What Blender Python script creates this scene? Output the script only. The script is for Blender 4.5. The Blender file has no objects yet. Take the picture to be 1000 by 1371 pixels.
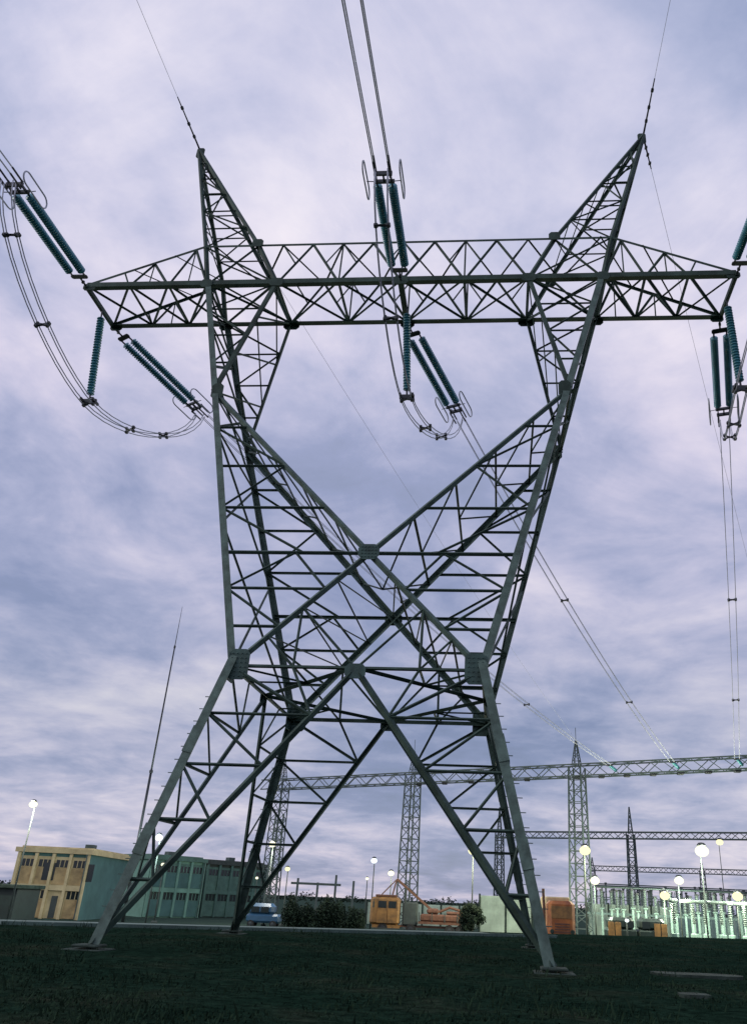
import bpy, math, random
from mathutils import Vector, Matrix
V = Vector
random.seed(7)
scene = bpy.context.scene
COL = scene.collection
PI = math.pi

# ------------------------------------------------------------------ camera
F_PX = 1042.13                      # focal length in units of the frame width / 1000
SX, SY = 88.62, 40.99               # principal point offset (the photograph is a crop)
YAW, PITCH, ROLL = 0.0870, 0.4320, 0.0440
CAM = V((4.923, -30.018, 1.6))

def cam_axes():
    f = V((math.sin(-YAW) * math.cos(PITCH), math.cos(YAW) * math.cos(PITCH), math.sin(PITCH)))
    r = V((math.cos(YAW), math.sin(YAW), 0)); u = r.cross(f)
    c, s = math.cos(ROLL), math.sin(ROLL)
    return c * r + s * u, -s * r + c * u, f
CR, CU, CF = cam_axes()
cd = bpy.data.cameras.new('camera'); co = bpy.data.objects.new('camera', cd); COL.objects.link(co)
co.matrix_world = Matrix(((CR.x, CU.x, -CF.x, CAM.x), (CR.y, CU.y, -CF.y, CAM.y), (CR.z, CU.z, -CF.z, CAM.z), (0, 0, 0, 1)))
cd.sensor_fit = 'HORIZONTAL'; cd.sensor_width = 36; cd.lens = 36 * F_PX / 1000
cd.shift_x = -SX / 1000; cd.shift_y = SY / 1000
cd.clip_start = 0.1; cd.clip_end = 6000
scene.camera = co

def ray(x, y):
    return CF + CR * ((x - 500 - SX) / F_PX) - CU * ((y - 685.5 - SY) / F_PX)
def hor(x):                         # where the flat horizon lies in column x
    return 1210.3 + (x - 667) * 0.04438
def G(x, D, z=0.0):                 # a spot on the land: bearing of column x, D metres out
    v = ray(x, hor(x)); v.z = 0; fw = V((CF.x, CF.y, 0)).normalized()
    p = CAM + v * (D / v.dot(fw)); p.z = z
    return p
def Hz(y, x, D):                    # height of something D metres out that reaches row y in column x
    v = ray(x, y); fw = V((CF.x, CF.y, 0)).normalized()
    return CAM.z + v.z * D / V((v.x, v.y, 0)).dot(fw)

# ------------------------------------------------------------------ materials
def mat(name, col, rough=0.6, metal=0.0, var=0.0, scale=3.0, bump=0.0, col2=None, spec=None):
    m = bpy.data.materials.new(name); m.use_nodes = True
    nt = m.node_tree; b = nt.nodes['Principled BSDF']
    b.inputs['Roughness'].default_value = rough; b.inputs['Metallic'].default_value = metal
    if spec is not None: b.inputs['Specular IOR Level'].default_value = spec
    b.inputs['Base Color'].default_value = (*col, 1)
    if var or bump or col2:
        tc = nt.nodes.new('ShaderNodeTexCoord'); n = nt.nodes.new('ShaderNodeTexNoise')
        n.inputs['Scale'].default_value = scale; n.inputs['Detail'].default_value = 8; n.inputs['Roughness'].default_value = 0.65
        nt.links.new(tc.outputs['Object'], n.inputs['Vector'])
        cr = nt.nodes.new('ShaderNodeValToRGB'); cr.color_ramp.elements[0].position = 0.32; cr.color_ramp.elements[1].position = 0.7
        lo = col2 if col2 else tuple(c * (1 - var) for c in col); hi = tuple(min(1, c * (1 + var)) for c in col)
        cr.color_ramp.elements[0].color = (*lo, 1); cr.color_ramp.elements[1].color = (*hi, 1)
        nt.links.new(n.outputs['Fac'], cr.inputs['Fac']); nt.links.new(cr.outputs['Color'], b.inputs['Base Color'])
        if bump:
            bp = nt.nodes.new('ShaderNodeBump'); bp.inputs['Strength'].default_value = bump; bp.inputs['Distance'].default_value = 0.05
            nt.links.new(n.outputs['Fac'], bp.inputs['Height']); nt.links.new(bp.outputs['Normal'], b.inputs['Normal'])
    return m
def glow(name, col, strength):
    m = bpy.data.materials.new(name); m.use_nodes = True; nt = m.node_tree
    nt.nodes.remove(nt.nodes['Principled BSDF'])
    e = nt.nodes.new('ShaderNodeEmission'); e.inputs['Color'].default_value = (*col, 1); e.inputs['Strength'].default_value = strength
    nt.links.new(e.outputs['Emission'], nt.nodes['Material Output'].inputs['Surface'])
    return m

STEEL = mat('galvanised_steel', (0.085, 0.135, 0.113), 0.6, 0.15, 0.40, 2.2, col2=(0.036, 0.062, 0.050))
SHADED_STEEL = mat('shaded_galvanised_steel', (0.046, 0.078, 0.062), 0.65, 0.1, 0.45, 0.9, col2=(0.016, 0.031, 0.023), spec=.3)  # same steel as the legs, with shade on the lattice members darkened into its colour
PLATE = mat('gusset_steel', (0.050, 0.098, 0.086), 0.65, 0.1, 0.35, 2.0, col2=(0.026,.052,.045))
FITTING = mat('fitting_steel', (0.05, 0.055, 0.06), 0.5, 0.5, 0.3, 6.0)
GLASS = mat('toughened_glass', (0.06, 0.27, 0.33), 0.28, 0.0, 0.25, 2.0, spec=0.8)
ALU = mat('weathered_aluminium', (0.55, 0.56, 0.62), 0.75, 0.0, 0.25, 1.5)
CONC = mat('concrete', (0.042, 0.058, 0.049), 0.95, 0, 0.45, 2.0, 0.5, col2=(.018,.028,.022), spec=.1)
PALESTEEL = mat('pale_green_steel', (0.22, 0.33, 0.29), 0.6, 0.1, 0.3, 1.2)
GREYSTEEL = mat('grey_green_steel', (0.058, 0.084, 0.082), 0.6, 0.2, 0.3, 1.2)
PORCELAIN = mat('grey_porcelain', (0.13, 0.17, 0.155), 0.3)
CREAM = mat('cream_render', (0.56, 0.47, 0.27), 0.85, 0, 0.14, 0.6, col2=(.38,.31,.17))
OCHRE = mat('ochre_panel', (0.42, 0.31, 0.15), 0.8, 0, 0.3, 0.8, col2=(.22,.16,.08))
TEAL = mat('teal_render', (0.065, 0.15, 0.145), 0.85, 0, 0.25, 0.4)
MINT = mat('mint_render', (0.15, 0.30, 0.24), 0.85, 0, 0.2, 0.6)
GREENW = mat('green_panel', (0.085, 0.17, 0.14), 0.8, 0, 0.3, 0.8)
DARKROOF = mat('dark_roof', (0.05, 0.065, 0.06), 0.8, 0, 0.3, 1)
DGLASS = mat('dark_window', (0.02, 0.028, 0.03), 0.12)
ORANGE = mat('orange_paint', (0.42, 0.145, 0.03), 0.55, 0, 0.25, 1.2, col2=(.20,.06,.02))
YELLOWP = mat('yellow_orange_paint', (0.30, 0.155, 0.045), 0.6, 0, 0.35, 1.2, col2=(.12,.07,.03))
RUST = mat('rusty_brown', (0.14, 0.065, 0.04), 0.7, 0, 0.4, 2)
RUBBER = mat('black_rubber', (0.015, 0.015, 0.016), 0.8)
DARKG = mat('dark_green_paint', (0.014, 0.028, 0.023), 0.5, 0, 0.3, 1.5)
BLUE = mat('blue_paint', (0.03, 0.09, 0.17), 0.4, 0, 0.2, 1.5)
PALEWALL = mat('pale_green_panel_wall', (0.42, 0.52, 0.42), 0.85, 0, 0.25, 0.5)
BARK = mat('bark', (0.05, 0.04, 0.03), 0.9, 0, 0.3, 6)
LEAF = mat('dark_leaves', (0.018, 0.034, 0.019), 0.8, 0, 0.5, 1.2, col2=(0.006, 0.013, 0.008), spec=.2)
BLADE = mat('dark_grass_blades', (0.019, 0.034, 0.020), 0.9, 0, 0.6, 0.35, col2=(0.011, 0.024, 0.016), spec=0)
LAMPW = glow('lamp_white', (1.0, 1.0, 0.70), 1.5)
LAMPY = glow('lamp_yellow', (1.0, 0.95, 0.52), 1.4)
LAMPC = glow('lamp_cool', (0.88, 0.99, 1.0), 1.6)

# ------------------------------------------------------------------ mesh builder
class MB:
    def __init__(s): s.v = []; s.f = []; s.m = []; s.cur = 0
    def add(s, vs, fs):
        n = len(s.v); s.v += [tuple(p) for p in vs]; s.f += [tuple(n + i for i in f) for f in fs]; s.m += [s.cur] * len(fs)
    def box(s, lo, hi):
        x0, y0, z0 = lo; x1, y1, z1 = hi
        s.add([(x0,y0,z0),(x1,y0,z0),(x1,y1,z0),(x0,y1,z0),(x0,y0,z1),(x1,y0,z1),(x1,y1,z1),(x0,y1,z1)],
              [(3,2,1,0),(4,5,6,7),(0,1,5,4),(1,2,6,5),(2,3,7,6),(3,0,4,7)])
    def chbox(s, lo, hi, c=0.06):            # box with chamfered edges
        x0, y0, z0 = lo; x1, y1, z1 = hi; c = min(c, (x1-x0)/3, (y1-y0)/3, (z1-z0)/3)
        def ring(x0, y0, x1, y1, z, c): return [(x0+c,y0,z),(x1-c,y0,z),(x1,y0+c,z),(x1,y1-c,z),(x1-c,y1,z),(x0+c,y1,z),(x0,y1-c,z),(x0,y0+c,z)]
        vs = ring(x0+c,y0+c,x1-c,y1-c,z0,c*.6) + ring(x0,y0,x1,y1,z0+c,c) + ring(x0,y0,x1,y1,z1-c,c) + ring(x0+c,y0+c,x1-c,y1-c,z1,c*.6)
        fs = [tuple(range(7,-1,-1)), tuple(range(24,32))]
        for k in range(3):
            for i in range(8): j = (i+1) % 8; fs.append((k*8+i, k*8+j, k*8+8+j, k*8+8+i))
        s.add(vs, fs)
    def angle(s, p, q, w, out=None, t=None):  # an L-section steel angle, heel turned to `out`
        p = V(p); q = V(q); d = q - p
        if d.length < 1e-6: return
        d.normalize(); t = t or max(0.012, w * 0.14)
        o = V(out) if out is not None else V((0.3, -0.9, 0.2))
        o = o - d * o.dot(d)
        if o.length < 1e-4: o = d.orthogonal()
        o.normalize(); b = d.cross(o)
        u = (-o + b).normalized(); v = (-o - b).normalized()
        base = o * (w * 0.35)
        prof = [(0,0),(w,0),(w,t),(t,t),(t,w),(0,w)]
        vs = [p + base + u*a + v*c for a, c in prof] + [q + base + u*a + v*c for a, c in prof]
        fs = [(i, (i+1) % 6, 6+(i+1) % 6, 6+i) for i in range(6)] + [(3,2,1,0),(5,4,3,0),(6,7,8,9),(6,9,10,11)]
        s.add(vs, fs)
    def bar(s, p, q, w, h=None, out=(0,0,1)):
        p = V(p); q = V(q); d = (q-p).normalized(); h = h or w
        o = V(out); o = o - d*o.dot(d)
        if o.length < 1e-4: o = d.orthogonal()
        o.normalize(); b = d.cross(o)
        c = [(-w/2,-h/2),(w/2,-h/2),(w/2,h/2),(-w/2,h/2)]
        s.add([p+b*x+o*y for x,y in c]+[q+b*x+o*y for x,y in c], [(3,2,1,0),(4,5,6,7)]+[(i,(i+1)%4,4+(i+1)%4,4+i) for i in range(4)])
    def tube(s, pts, r, n=6, closed=False, r2=None):
        pts = [V(p) for p in pts]; m = len(pts); rings = []; prev = None
        for i, p in enumerate(pts):
            if closed: d = pts[(i+1) % m] - pts[i-1]
            else: d = pts[min(i+1, m-1)] - pts[max(i-1, 0)]
            d.normalize()
            o = d.orthogonal() if prev is None else prev - d*prev.dot(d)
            o.normalize(); prev = o; b = d.cross(o)
            rr = r if r2 is None else r + (r2-r)*i/(m-1)
            rings.append([p + (o*math.cos(2*PI*k/n) + b*math.sin(2*PI*k/n))*rr for k in range(n)])
        vs = [x for rg in rings for x in rg]; fs = []
        for i in range(m if closed else m-1):
            a = i*n; c = ((i+1) % m)*n
            for k in range(n): fs.append((a+k, a+(k+1)%n, c+(k+1)%n, c+k))
        if not closed: fs += [tuple(range(n-1,-1,-1)), tuple(range((m-1)*n, m*n))]
        s.add(vs, fs)
    def lathe(s, p, d, prof, n=10):           # profile (r, along) about axis d
        p = V(p); d = V(d).normalized(); o = d.orthogonal().normalized(); b = d.cross(o)
        vs = []; fs = []
        for r, a in prof:
            for k in range(n): vs.append(p + d*a + (o*math.cos(2*PI*k/n)+b*math.sin(2*PI*k/n))*r)
        for i in range(len(prof)-1):
            for k in range(n): fs.append((i*n+k, i*n+(k+1)%n, (i+1)*n+(k+1)%n, (i+1)*n+k))
        fs += [tuple(range(n-1,-1,-1)), tuple(range((len(prof)-1)*n, len(prof)*n))]
        s.add(vs, fs)
    def plate(s, c, u, v, n, hw, hh, th=0.03, cut=0.3):   # chamfered gusset plate
        c = V(c); u = V(u).normalized(); v = V(v).normalized(); n = V(n).normalized()
        k = min(hw, hh)*cut
        o = [(-hw+k,-hh),(hw-k,-hh),(hw,-hh+k),(hw,hh-k),(hw-k,hh),(-hw+k,hh),(-hw,hh-k),(-hw,-hh+k)]
        vs = [c+u*a+v*b-n*th/2 for a,b in o]+[c+u*a+v*b+n*th/2 for a,b in o]
        s.add(vs, [tuple(range(7,-1,-1)), tuple(range(8,16))]+[(i,(i+1)%8,8+(i+1)%8,8+i) for i in range(8)])
    def build(s, name, mats, parent=None, smooth=False, loc=None):
        me = bpy.data.meshes.new(name); vs = s.v
        if loc is not None: vs = [tuple(V(p)-V(loc)) for p in vs]
        me.from_pydata(vs, [], s.f); me.validate(); me.update()
        for m in (mats if isinstance(mats, (list, tuple)) else [mats]): me.materials.append(m)
        if len(me.polygons) == len(s.m): me.polygons.foreach_set('material_index', s.m)
        if smooth: me.polygons.foreach_set('use_smooth', [True]*len(me.polygons))
        o = bpy.data.objects.new(name, me); COL.objects.link(o)
        if loc is not None: o.location = loc
        if parent: o.parent = parent
        return o

def tag(o, label=None, cat=None, group=None, kind=None):
    if label: o['label'] = label
    if cat: o['category'] = cat
    if group: o['group'] = group
    if kind: o['kind'] = kind
    return o
def thing(name, label, cat, loc=(0,0,0), rz=0.0, group=None):
    e = bpy.data.objects.new(name, None); COL.objects.link(e); e.location = loc; e.rotation_euler = (0,0,rz); e.empty_display_size = 0.3
    return tag(e, label, cat, group)
def copy_tree(o, parent=None):
    c = o.copy(); COL.objects.link(c)
    if parent: c.parent = parent
    for ch in list(o.children): copy_tree(ch, c)
    return c
def lerp(a, b, t): return V(a) + (V(b)-V(a))*t

# ------------------------------------------------------------------ the pylon
A0, A1, H1 = 6.40, 4.37, 8.712
HX, BX = 13.337, 3.876
L, BT, HB = 15.756, 1.463, 28.738
AO, BC, AI = 9.619, 1.48, 6.119
HT, AT, AOT, BTP = 31.331, 7.396, 10.158, 1.391
AP, HP = 12.545, 40.25
AN, BN, HN = 7.74, 2.52, 21.6
BN = A1 + (BC-A1)*(HN-H1)/(HB-H1)

tower = thing('transmission_tower', 'tall grey green lattice steel pylon with forked body and wide crossarm standing on dark field', 'pylon', (0,0,0))
Lo = V((0,0,0))
def tpart(mb, name, parent=None, m=STEEL): return mb.build(name, m, parent or tower)

def column_xy(z):                     # half widths of the fork's outer chords
    t = (z-H1)/(HB-H1)
    return A1+(AO-A1)*t, A1+(BC-A1)*t
def lacing(mb, a0, a1, b0, b1, n, w, out, struts=True, flip=False, diag=True, ends=False):
    for i in range(n+1):
        ta = i/n
        if struts and (0 < i < n or ends): mb.angle(lerp(a0,a1,ta), lerp(b0,b1,ta), w, out)
        if diag and i < n:
            tb = (i+1)/n
            if (i % 2 == 0) != flip: mb.angle(lerp(a0,a1,ta), lerp(b0,b1,tb), w, out)
            else: mb.angle(lerp(b0,b1,ta), lerp(a0,a1,tb), w, out)
def xlace(mb, a0, a1, b0, b1, n, w, out):
    for i in range(n):
        mb.angle(lerp(a0,a1,i/n), lerp(b0,b1,(i+1)/n), w, out); mb.angle(lerp(b0,b1,i/n), lerp(a0,a1,(i+1)/n), w, out)

# lower legs, footings, waist plates
for sx in (-1,1):
    for sy in (-1,1):
        foot = V((sx*A0, sy*A0, -0.05)); top = V((sx*A1, sy*A1, H1+0.35))
        mb = MB(); o = V((sx, sy, 0))
        mb.angle(foot, top, 0.30, o, 0.035)
        d = (top-foot).normalized()
        for k in range(16):            # splice plates and step bolts
            p = foot + d*(1.2+0.45*k); mb.bar(p + V((sx*.05,0,0)), p + V((sx*.24, 0, 0)), 0.025)
        for q in (0.33, 0.67):
            c = lerp(foot, top, q); mb.angle(c - d*0.45 + o*0.02, c + d*0.45 + o*0.02, 0.34, o, 0.03)
        leg = tpart(mb, 'leg')
        mb = MB(); mb.chbox((sx*A0-0.55, sy*A0-0.55, -0.3), (sx*A0+0.55, sy*A0+0.55, 0.02), 0.03)
        mb.chbox((sx*A0-0.36, sy*A0-0.36, 0.06), (sx*A0+0.36, sy*A0+0.36, 0.13), 0.03)
        mb.build('footing', CONC, leg)
        mb = MB()
        mb.plate((sx*(A1-0.28), sy*(A1+0.06), H1+0.05), (1,0,0.0), (0,0,1), (0,1,0), 0.37, 0.54, 0.03, 0.4)
        mb.plate((sx*(A1+0.06), sy*(A1-0.28), H1+0.05), (0,1,0), (0,0,1), (1,0,0), 0.37, 0.54, 0.03, 0.4)
        for a in (-.24,-.08,.08,.24):
            for b in (-.42,-.26,-.1,.06,.22,.38):
                c = V((sx*(A1-0.28)+a*sx, sy*(A1+0.075), H1+0.05+b)); mb.lathe(c, (0,sy,0), [(.026,0),(.026,.03),(.012,.032)], 6)
        mb.build('gusset_plate', PLATE, leg)
# the four faces of the lower body: inverted V from the middle of each waist girt to the feet
def face_pts(ax, s):
    if ax == 'y': return (lambda a, z, k: V((a*k, s*(A0+(A1-A0)*z/H1), z))), V((0,s,0.1))
    return (lambda a, z, k: V((s*(A0+(A1-A0)*z/H1), a*k, z))), V((s,0,0.1))
for ax in 'yx':
    for s in (-1,1):
        P, out = face_pts(ax, s); mb = MB()
        cen = P(0, H1, 1)
        for k in (-1,1):
            foot = P(A0, 0.12, k); corner = P(A1, H1, k)
            mb.angle(cen, foot, 0.16, out, 0.022)
            n = 5
            for i in range(1, n):
                t = i/n
                l = lerp(foot, corner, t); v = lerp(foot, cen, t)
                mb.angle(l, v, 0.075, out)
                if i >= 2:
                    # redundant members running down from the leg to the V and back
                    mb.angle(lerp(foot, corner, t), lerp(foot, cen, (i-1)/n), 0.07, out)
            mb.angle(corner, lerp(foot, cen, (n-1)/n), 0.09, out)
            mid = lerp(cen, corner, 0.5)
            mb.angle(mid, lerp(foot, cen, (n-1)/n), 0.07, out)
        b = tpart(mb, 'leg_bracing', m=SHADED_STEEL)
        mb = MB()
        un = V((1,0,0)) if ax == 'y' else V((0,1,0))
        mb.plate(cen + out*0.07 - V((0,0,0.12)), un, (0,0,1), out, 0.36, 0.26, 0.025, 0.5)
        mb.build('gusset_plate', PLATE, b)
# waist frame with plan bracing
mb = MB()
cs = [V((-A1,-A1,H1)), V((A1,-A1,H1)), V((A1,A1,H1)), V((-A1,A1,H1))]
ms = [lerp(cs[i], cs[(i+1)%4], .5) for i in range(4)]
for i in range(4):
    mb.angle(cs[i], cs[(i+1)%4], 0.09 if i == 0 else 0.15, ms[i]-V((0,0,H1))-V((0,0,2)), 0.02)
    mb.angle(ms[i], ms[(i+1)%4], 0.15, (0,0,-1), 0.02)
    a = lerp(ms[i], ms[(i+1)%4], .5); mb.angle(cs[(i+1)%4], a, 0.08, (0,0,-1))
    mb.angle(lerp(cs[i], ms[i], .5), lerp(ms[i-1], ms[i], .5), 0.07, (0,0,-1)); mb.angle(lerp(ms[i], cs[(i+1)%4], .5), a, 0.07, (0,0,-1))
tpart(mb, 'waist_frame', m=SHADED_STEEL)

# fork columns
for sx in (-1,1):
    mb = MB(); mbi = MB(); mbl = MB(); mbp = []
    for sy in (-1,1):
        w0 = V((sx*A1, sy*A1, H1)); top = V((sx*AO, sy*BC, HB)); node = V((sx*AN, sy*BN, HN)); inn = V((sx*AI, sy*BC, HB))
        mb.angle(w0, lerp(w0, top, 1.0), 0.27, (sx, sy, 0), 0.032)
        mbi.angle(node, inn, 0.17, (-sx, sy, 0), 0.022)
        lacing(mbi, node, inn, node, top, 4, 0.08, (0, sy, 0), True, sy > 0)
        g = MB(); g.plate(lerp(w0, top, (HN-H1)/(HB-H1)) + V((-sx*0.20, sy*0.08, -.05)), (1,0,0), (0,0,1), (0,1,0), 0.26, 0.40, 0.03, 0.5); mbp.append(g)
    # outer side lacing between near and far chord
    a0, a1 = V((sx*A1,-A1,H1)), V((sx*AO,-BC,HB)); b0, b1 = V((sx*A1,A1,H1)), V((sx*AO,BC,HB))
    ts = [0, .30, .54, .72, .87, 1.0]
    for i in range(len(ts)-1):
        pa, pb, qa, qb = lerp(a0,a1,ts[i]), lerp(b0,b1,ts[i]), lerp(a0,a1,ts[i+1]), lerp(b0,b1,ts[i+1])
        mbl.angle(pa, qb, 0.10, (sx,0,0)); mbl.angle(pb, qa, 0.10, (sx,0,0))
        if i in (2,4): mbl.angle(pa, pb, 0.09, (sx,0,0))
    # inner arm lacing near to far
    xlace(mbi, V((sx*AN,-BN,HN)), V((sx*AI,-BC,HB)), V((sx*AN,BN,HN)), V((sx*AI,BC,HB)), 3, 0.07, (-sx,0,0))
    c = tpart(mb, 'fork_column'); mbi.build('inner_arm', SHADED_STEEL, c); mbl.build('side_lacing', SHADED_STEEL, c)
    for g in mbp: g.build('gusset_plate', SHADED_STEEL, c)

# the two big X frames
for sy in (-1,1):
    mb = MB(); ml = MB(); out = (0, sy, 0.1)
    X = V((0, sy*BX, HX)); X.y = sy*(A1+(BC-A1)*(HX-H1)/(HB-H1))
    for sx in (-1,1):
        w0 = V((sx*A1, sy*A1, H1)); node = V((-sx*AN, sy*BN, HN))
        wx = 0.17 if sy < 0 else 0.225; mb.angle(w0, X, wx, out, 0.026); mb.angle(X, node, wx, out, 0.026)
        # side triangle: horizontals from the outer chord to the diagonals, zigzag between
        def ch(z):
            x, y = column_xy(z); return V((sx*x, sy*y, z))
        nodeS = V((sx*AN, sy*BN, HN))
        n = 4
        ml.angle(ch(HX), X, 0.12, out, 0.018)
        for i in range(n):
            z0 = HX+(HN-HX)*i/n; z1 = HX+(HN-HX)*(i+1)/n
            p0 = lerp(X, nodeS, i/n); p1 = lerp(X, nodeS, (i+1)/n)
            if 0 < i: ml.angle(ch(z0), p0, 0.10, out)
            if i < n-1: ml.angle(ch(z0), p1, 0.08, out) if i % 2 else ml.angle(p0 if i else lerp(ch(z0), X, .55), ch(z1), 0.08, out)
        n = 3
        for i in range(n):
            z0 = HX+(H1-HX)*i/n; z1 = HX+(H1-HX)*(i+1)/n
            p0 = lerp(X, w0, i/n); p1 = lerp(X, w0, (i+1)/n)
            if i: ml.angle(ch(z0), p0, 0.09, out)
            if i < n-1: ml.angle(p1, lerp(ch(z0), p0, .5) if i == 0 else ch(z0), 0.075, out)
            if i == 0: ml.angle(ch(z1), lerp(ch(z0), p0, .5), 0.075, out)
    # lower triangle of the X: strut hung from the crossing's diagonals to the waist girt
    for k in (-1,1):
        m = lerp(V((k*A1, sy*A1, H1)), X, .5)
        ml.angle(m, V((k*A1*.5, sy*A1, H1)), 0.07, out); ml.angle(m, V((0, sy*A1, H1)), 0.07, out)
        m2 = lerp(V((k*A1, sy*A1, H1)), X, .25); ml.angle(m2, V((k*A1*.5, sy*A1, H1)), 0.06, out)
    x = tpart(mb, 'cross_brace'); ml.build('bracing', SHADED_STEEL, x)
    mb = MB(); mb.plate(X + V((0, sy*0.1, 0)), (1,0,0), (0,0,1), (0,1,0.05), 0.40, 0.31, 0.03, 0.55)
    for a in (-.26,-.13,0,.13,.26):
        for b in (-.2,-.07,.07,.2): mb.lathe(X+V((a, sy*.115, b)), (0,sy,0), [(.026,0),(.026,.03),(.012,.032)], 6)
    mb.build('gusset_plate', PLATE, x)
# lacing in the sloping inner faces of the V, between the near and the far diagonal
for sx in (-1,1):
    mb = MB()
    yx = A1+(BC-A1)*(HX-H1)/(HB-H1)
    a0, a1 = V((0,-yx,HX)), V((sx*AN,-BN,HN)); b0, b1 = V((0,yx,HX)), V((sx*AN,BN,HN))
    n = 5
    for i in range(n):
        pa, pb, qa, qb = lerp(a0,a1,i/n), lerp(b0,b1,i/n), lerp(a0,a1,(i+1)/n), lerp(b0,b1,(i+1)/n)
        m = lerp(pa, pb, .5); mq = lerp(qa, qb, .5)
        mb.angle(qa, qb, 0.09, (-sx,0,1))
        mb.angle(qa, m, 0.075, (-sx,0,1)); mb.angle(qb, m, 0.075, (-sx,0,1))
    c0, c1 = V((sx*A1,-A1,H1)), V((sx*A1,A1,H1))
    a0, b0 = V((0,-yx,HX)), V((0,yx,HX))
    for i in range(1,4):
        mb.angle(lerp(a0,c0,i/4), lerp(b0,c1,i/4), 0.07, (sx,0,-1))
        mb.angle(lerp(a0,c0,i/4), lerp(b0,c1,(i-1)/4), 0.06, (sx,0,-1))
    tpart(mb, 'fork_lacing', m=SHADED_STEEL)

# crossarm
XB = [-15.756, -13.6, -11.6, -AO, -6.12, -3.06, 0, 3.06, 6.12, AO, 11.6, 13.6, 15.756]
arm = thing('crossarm', None, None); arm.parent = tower
def topz(x):
    ax = abs(x)
    return HT if ax <= AOT else HB + 0.12 + (HT-HB-0.12)*(L-ax)/(L-AOT)
mb = MB()
for sy in (-1,1):
    mb.angle((-L, sy*BC, HB), (L, sy*BC, HB), 0.27, (0, sy, -1), 0.03)
mb.bar((-L,-BC-0.1,HB-0.02), (-L,BC+0.1,HB-0.02), 0.16, 0.22); mb.bar((L,-BC-0.1,HB-0.02), (L,BC+0.1,HB-0.02), 0.16, 0.22)
mb.build('bottom_chord', SHADED_STEEL, arm)
mb = MB()
for sy in (-1,1):
    mb.angle((-AOT, sy*BTP, HT), (AOT, sy*BTP, HT), 0.12, (0, sy, 1), 0.018)
    for sx in (-1,1): mb.angle((sx*AOT, sy*BTP, HT), (sx*L, sy*BC, HB+.12), 0.12, (0, sy, 1), 0.018)
mb.build('top_chord', SHADED_STEEL, arm)
for sy in (-1,1):
    mb = MB(); out = (0, sy, 0)
    for i in range(len(XB)-1):
        xm = (XB[i]+XB[i+1])/2
        heavy = 0.10
        if i in (0, len(XB)-2):
            tipx, inx = (XB[0], XB[1]) if i == 0 else (XB[-1], XB[-2])
            mb.angle((inx, sy*BC, HB), (inx*1.03, sy*BC*.99, topz(inx*1.03)), 0.06, out); continue
        if abs(xm) > 6.3 and abs(xm) < 9.6:      # portal panel between column and inner arm: an X
            s = 1 if xm > 0 else -1
            mb.angle((s*AO, sy*BC, HB), (s*AT, sy*BTP, HT), 0.10, out); mb.angle((s*AI, sy*BC, HB), (s*AOT, sy*BTP, HT), 0.08, out); continue
        zt = topz(xm); yt = sy*BTP
        mb.angle((XB[i], sy*BC, HB), (xm, yt, zt), heavy, out); mb.angle((xm, yt, zt), (XB[i+1], sy*BC, HB), heavy, out)
        if abs(xm) > 9: 
            mb.angle((xm, yt, zt), (xm, sy*BC, HB), 0.05, out)
        else:
            if abs(XB[i]) < 4: mb.angle((XB[i], sy*BC, HB), (XB[i], yt, HT), 0.06, out)
            a = lerp((XB[i], sy*BC, HB), (xm, yt, zt), .5); mb.angle(a, (XB[i], yt, HT), 0.06, out)
            b = lerp((XB[i+1], sy*BC, HB), (xm, yt, zt), .5); mb.angle(b, (XB[i+1], yt, HT), 0.06, out)
    mb.build('web_lacing', SHADED_STEEL, arm)
mb = MB()                                   # plan bracing in the bottom and top faces
for i in range(len(XB)-1):
    xa, xb = XB[i], XB[i+1]; xm = (xa+xb)/2
    mb.angle((xa,-BC,HB), (xb,BC,HB), 0.12, (0,0,-1), 0.016); mb.angle((xa,BC,HB), (xb,-BC,HB), 0.085, (0,0,-1))
    if 0 < i: mb.angle((xa,-BC,HB), (xa,BC,HB), 0.10, (0,0,-1))
    if abs(xm) < 10:
        mb.angle((xa,-BTP,HT), (xm,BTP,HT), 0.07, (0,0,1)); mb.angle((xm,BTP,HT), (xb,-BTP,HT), 0.07, (0,0,1))
    elif i not in (0, len(XB)-2):
        mb.angle((xa,-BC,topz(xa)), (xb,BC,topz(xb)), 0.055, (0,0,1))
mb.build('plan_bracing', SHADED_STEEL, arm)
mb = MB()
for sy in (-1,1):
    def gus(x, y, z, hw, hh, th=.03):
        g = MB(); g.plate((x,y,z), (1,0,0), (0,0,1), (0,1,0), hw, hh, th, .5); g.build('gusset_plate', SHADED_STEEL, arm)
    for sx in (-1,1):
        for x, z, hw in ((AI, HB, .34), (AO, HB, .30), (AT, HT, .28)): gus(sx*x, sy*(BC+.09), z, hw*(1.25 if sy > 0 and z == HB else 1), .30 if sy > 0 else .24)
        gus(sx*(L-.15), sy*(BC+.02), HB-.05, .32, .2, .05)
    gus(0, sy*(BC+.09), HB-.02, .36, .26)
mb.bar((0,-BC,HB-.12), (0,BC,HB-.12), .26, .2)
mb.build('hanger_beam', SHADED_STEEL, arm)

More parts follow.
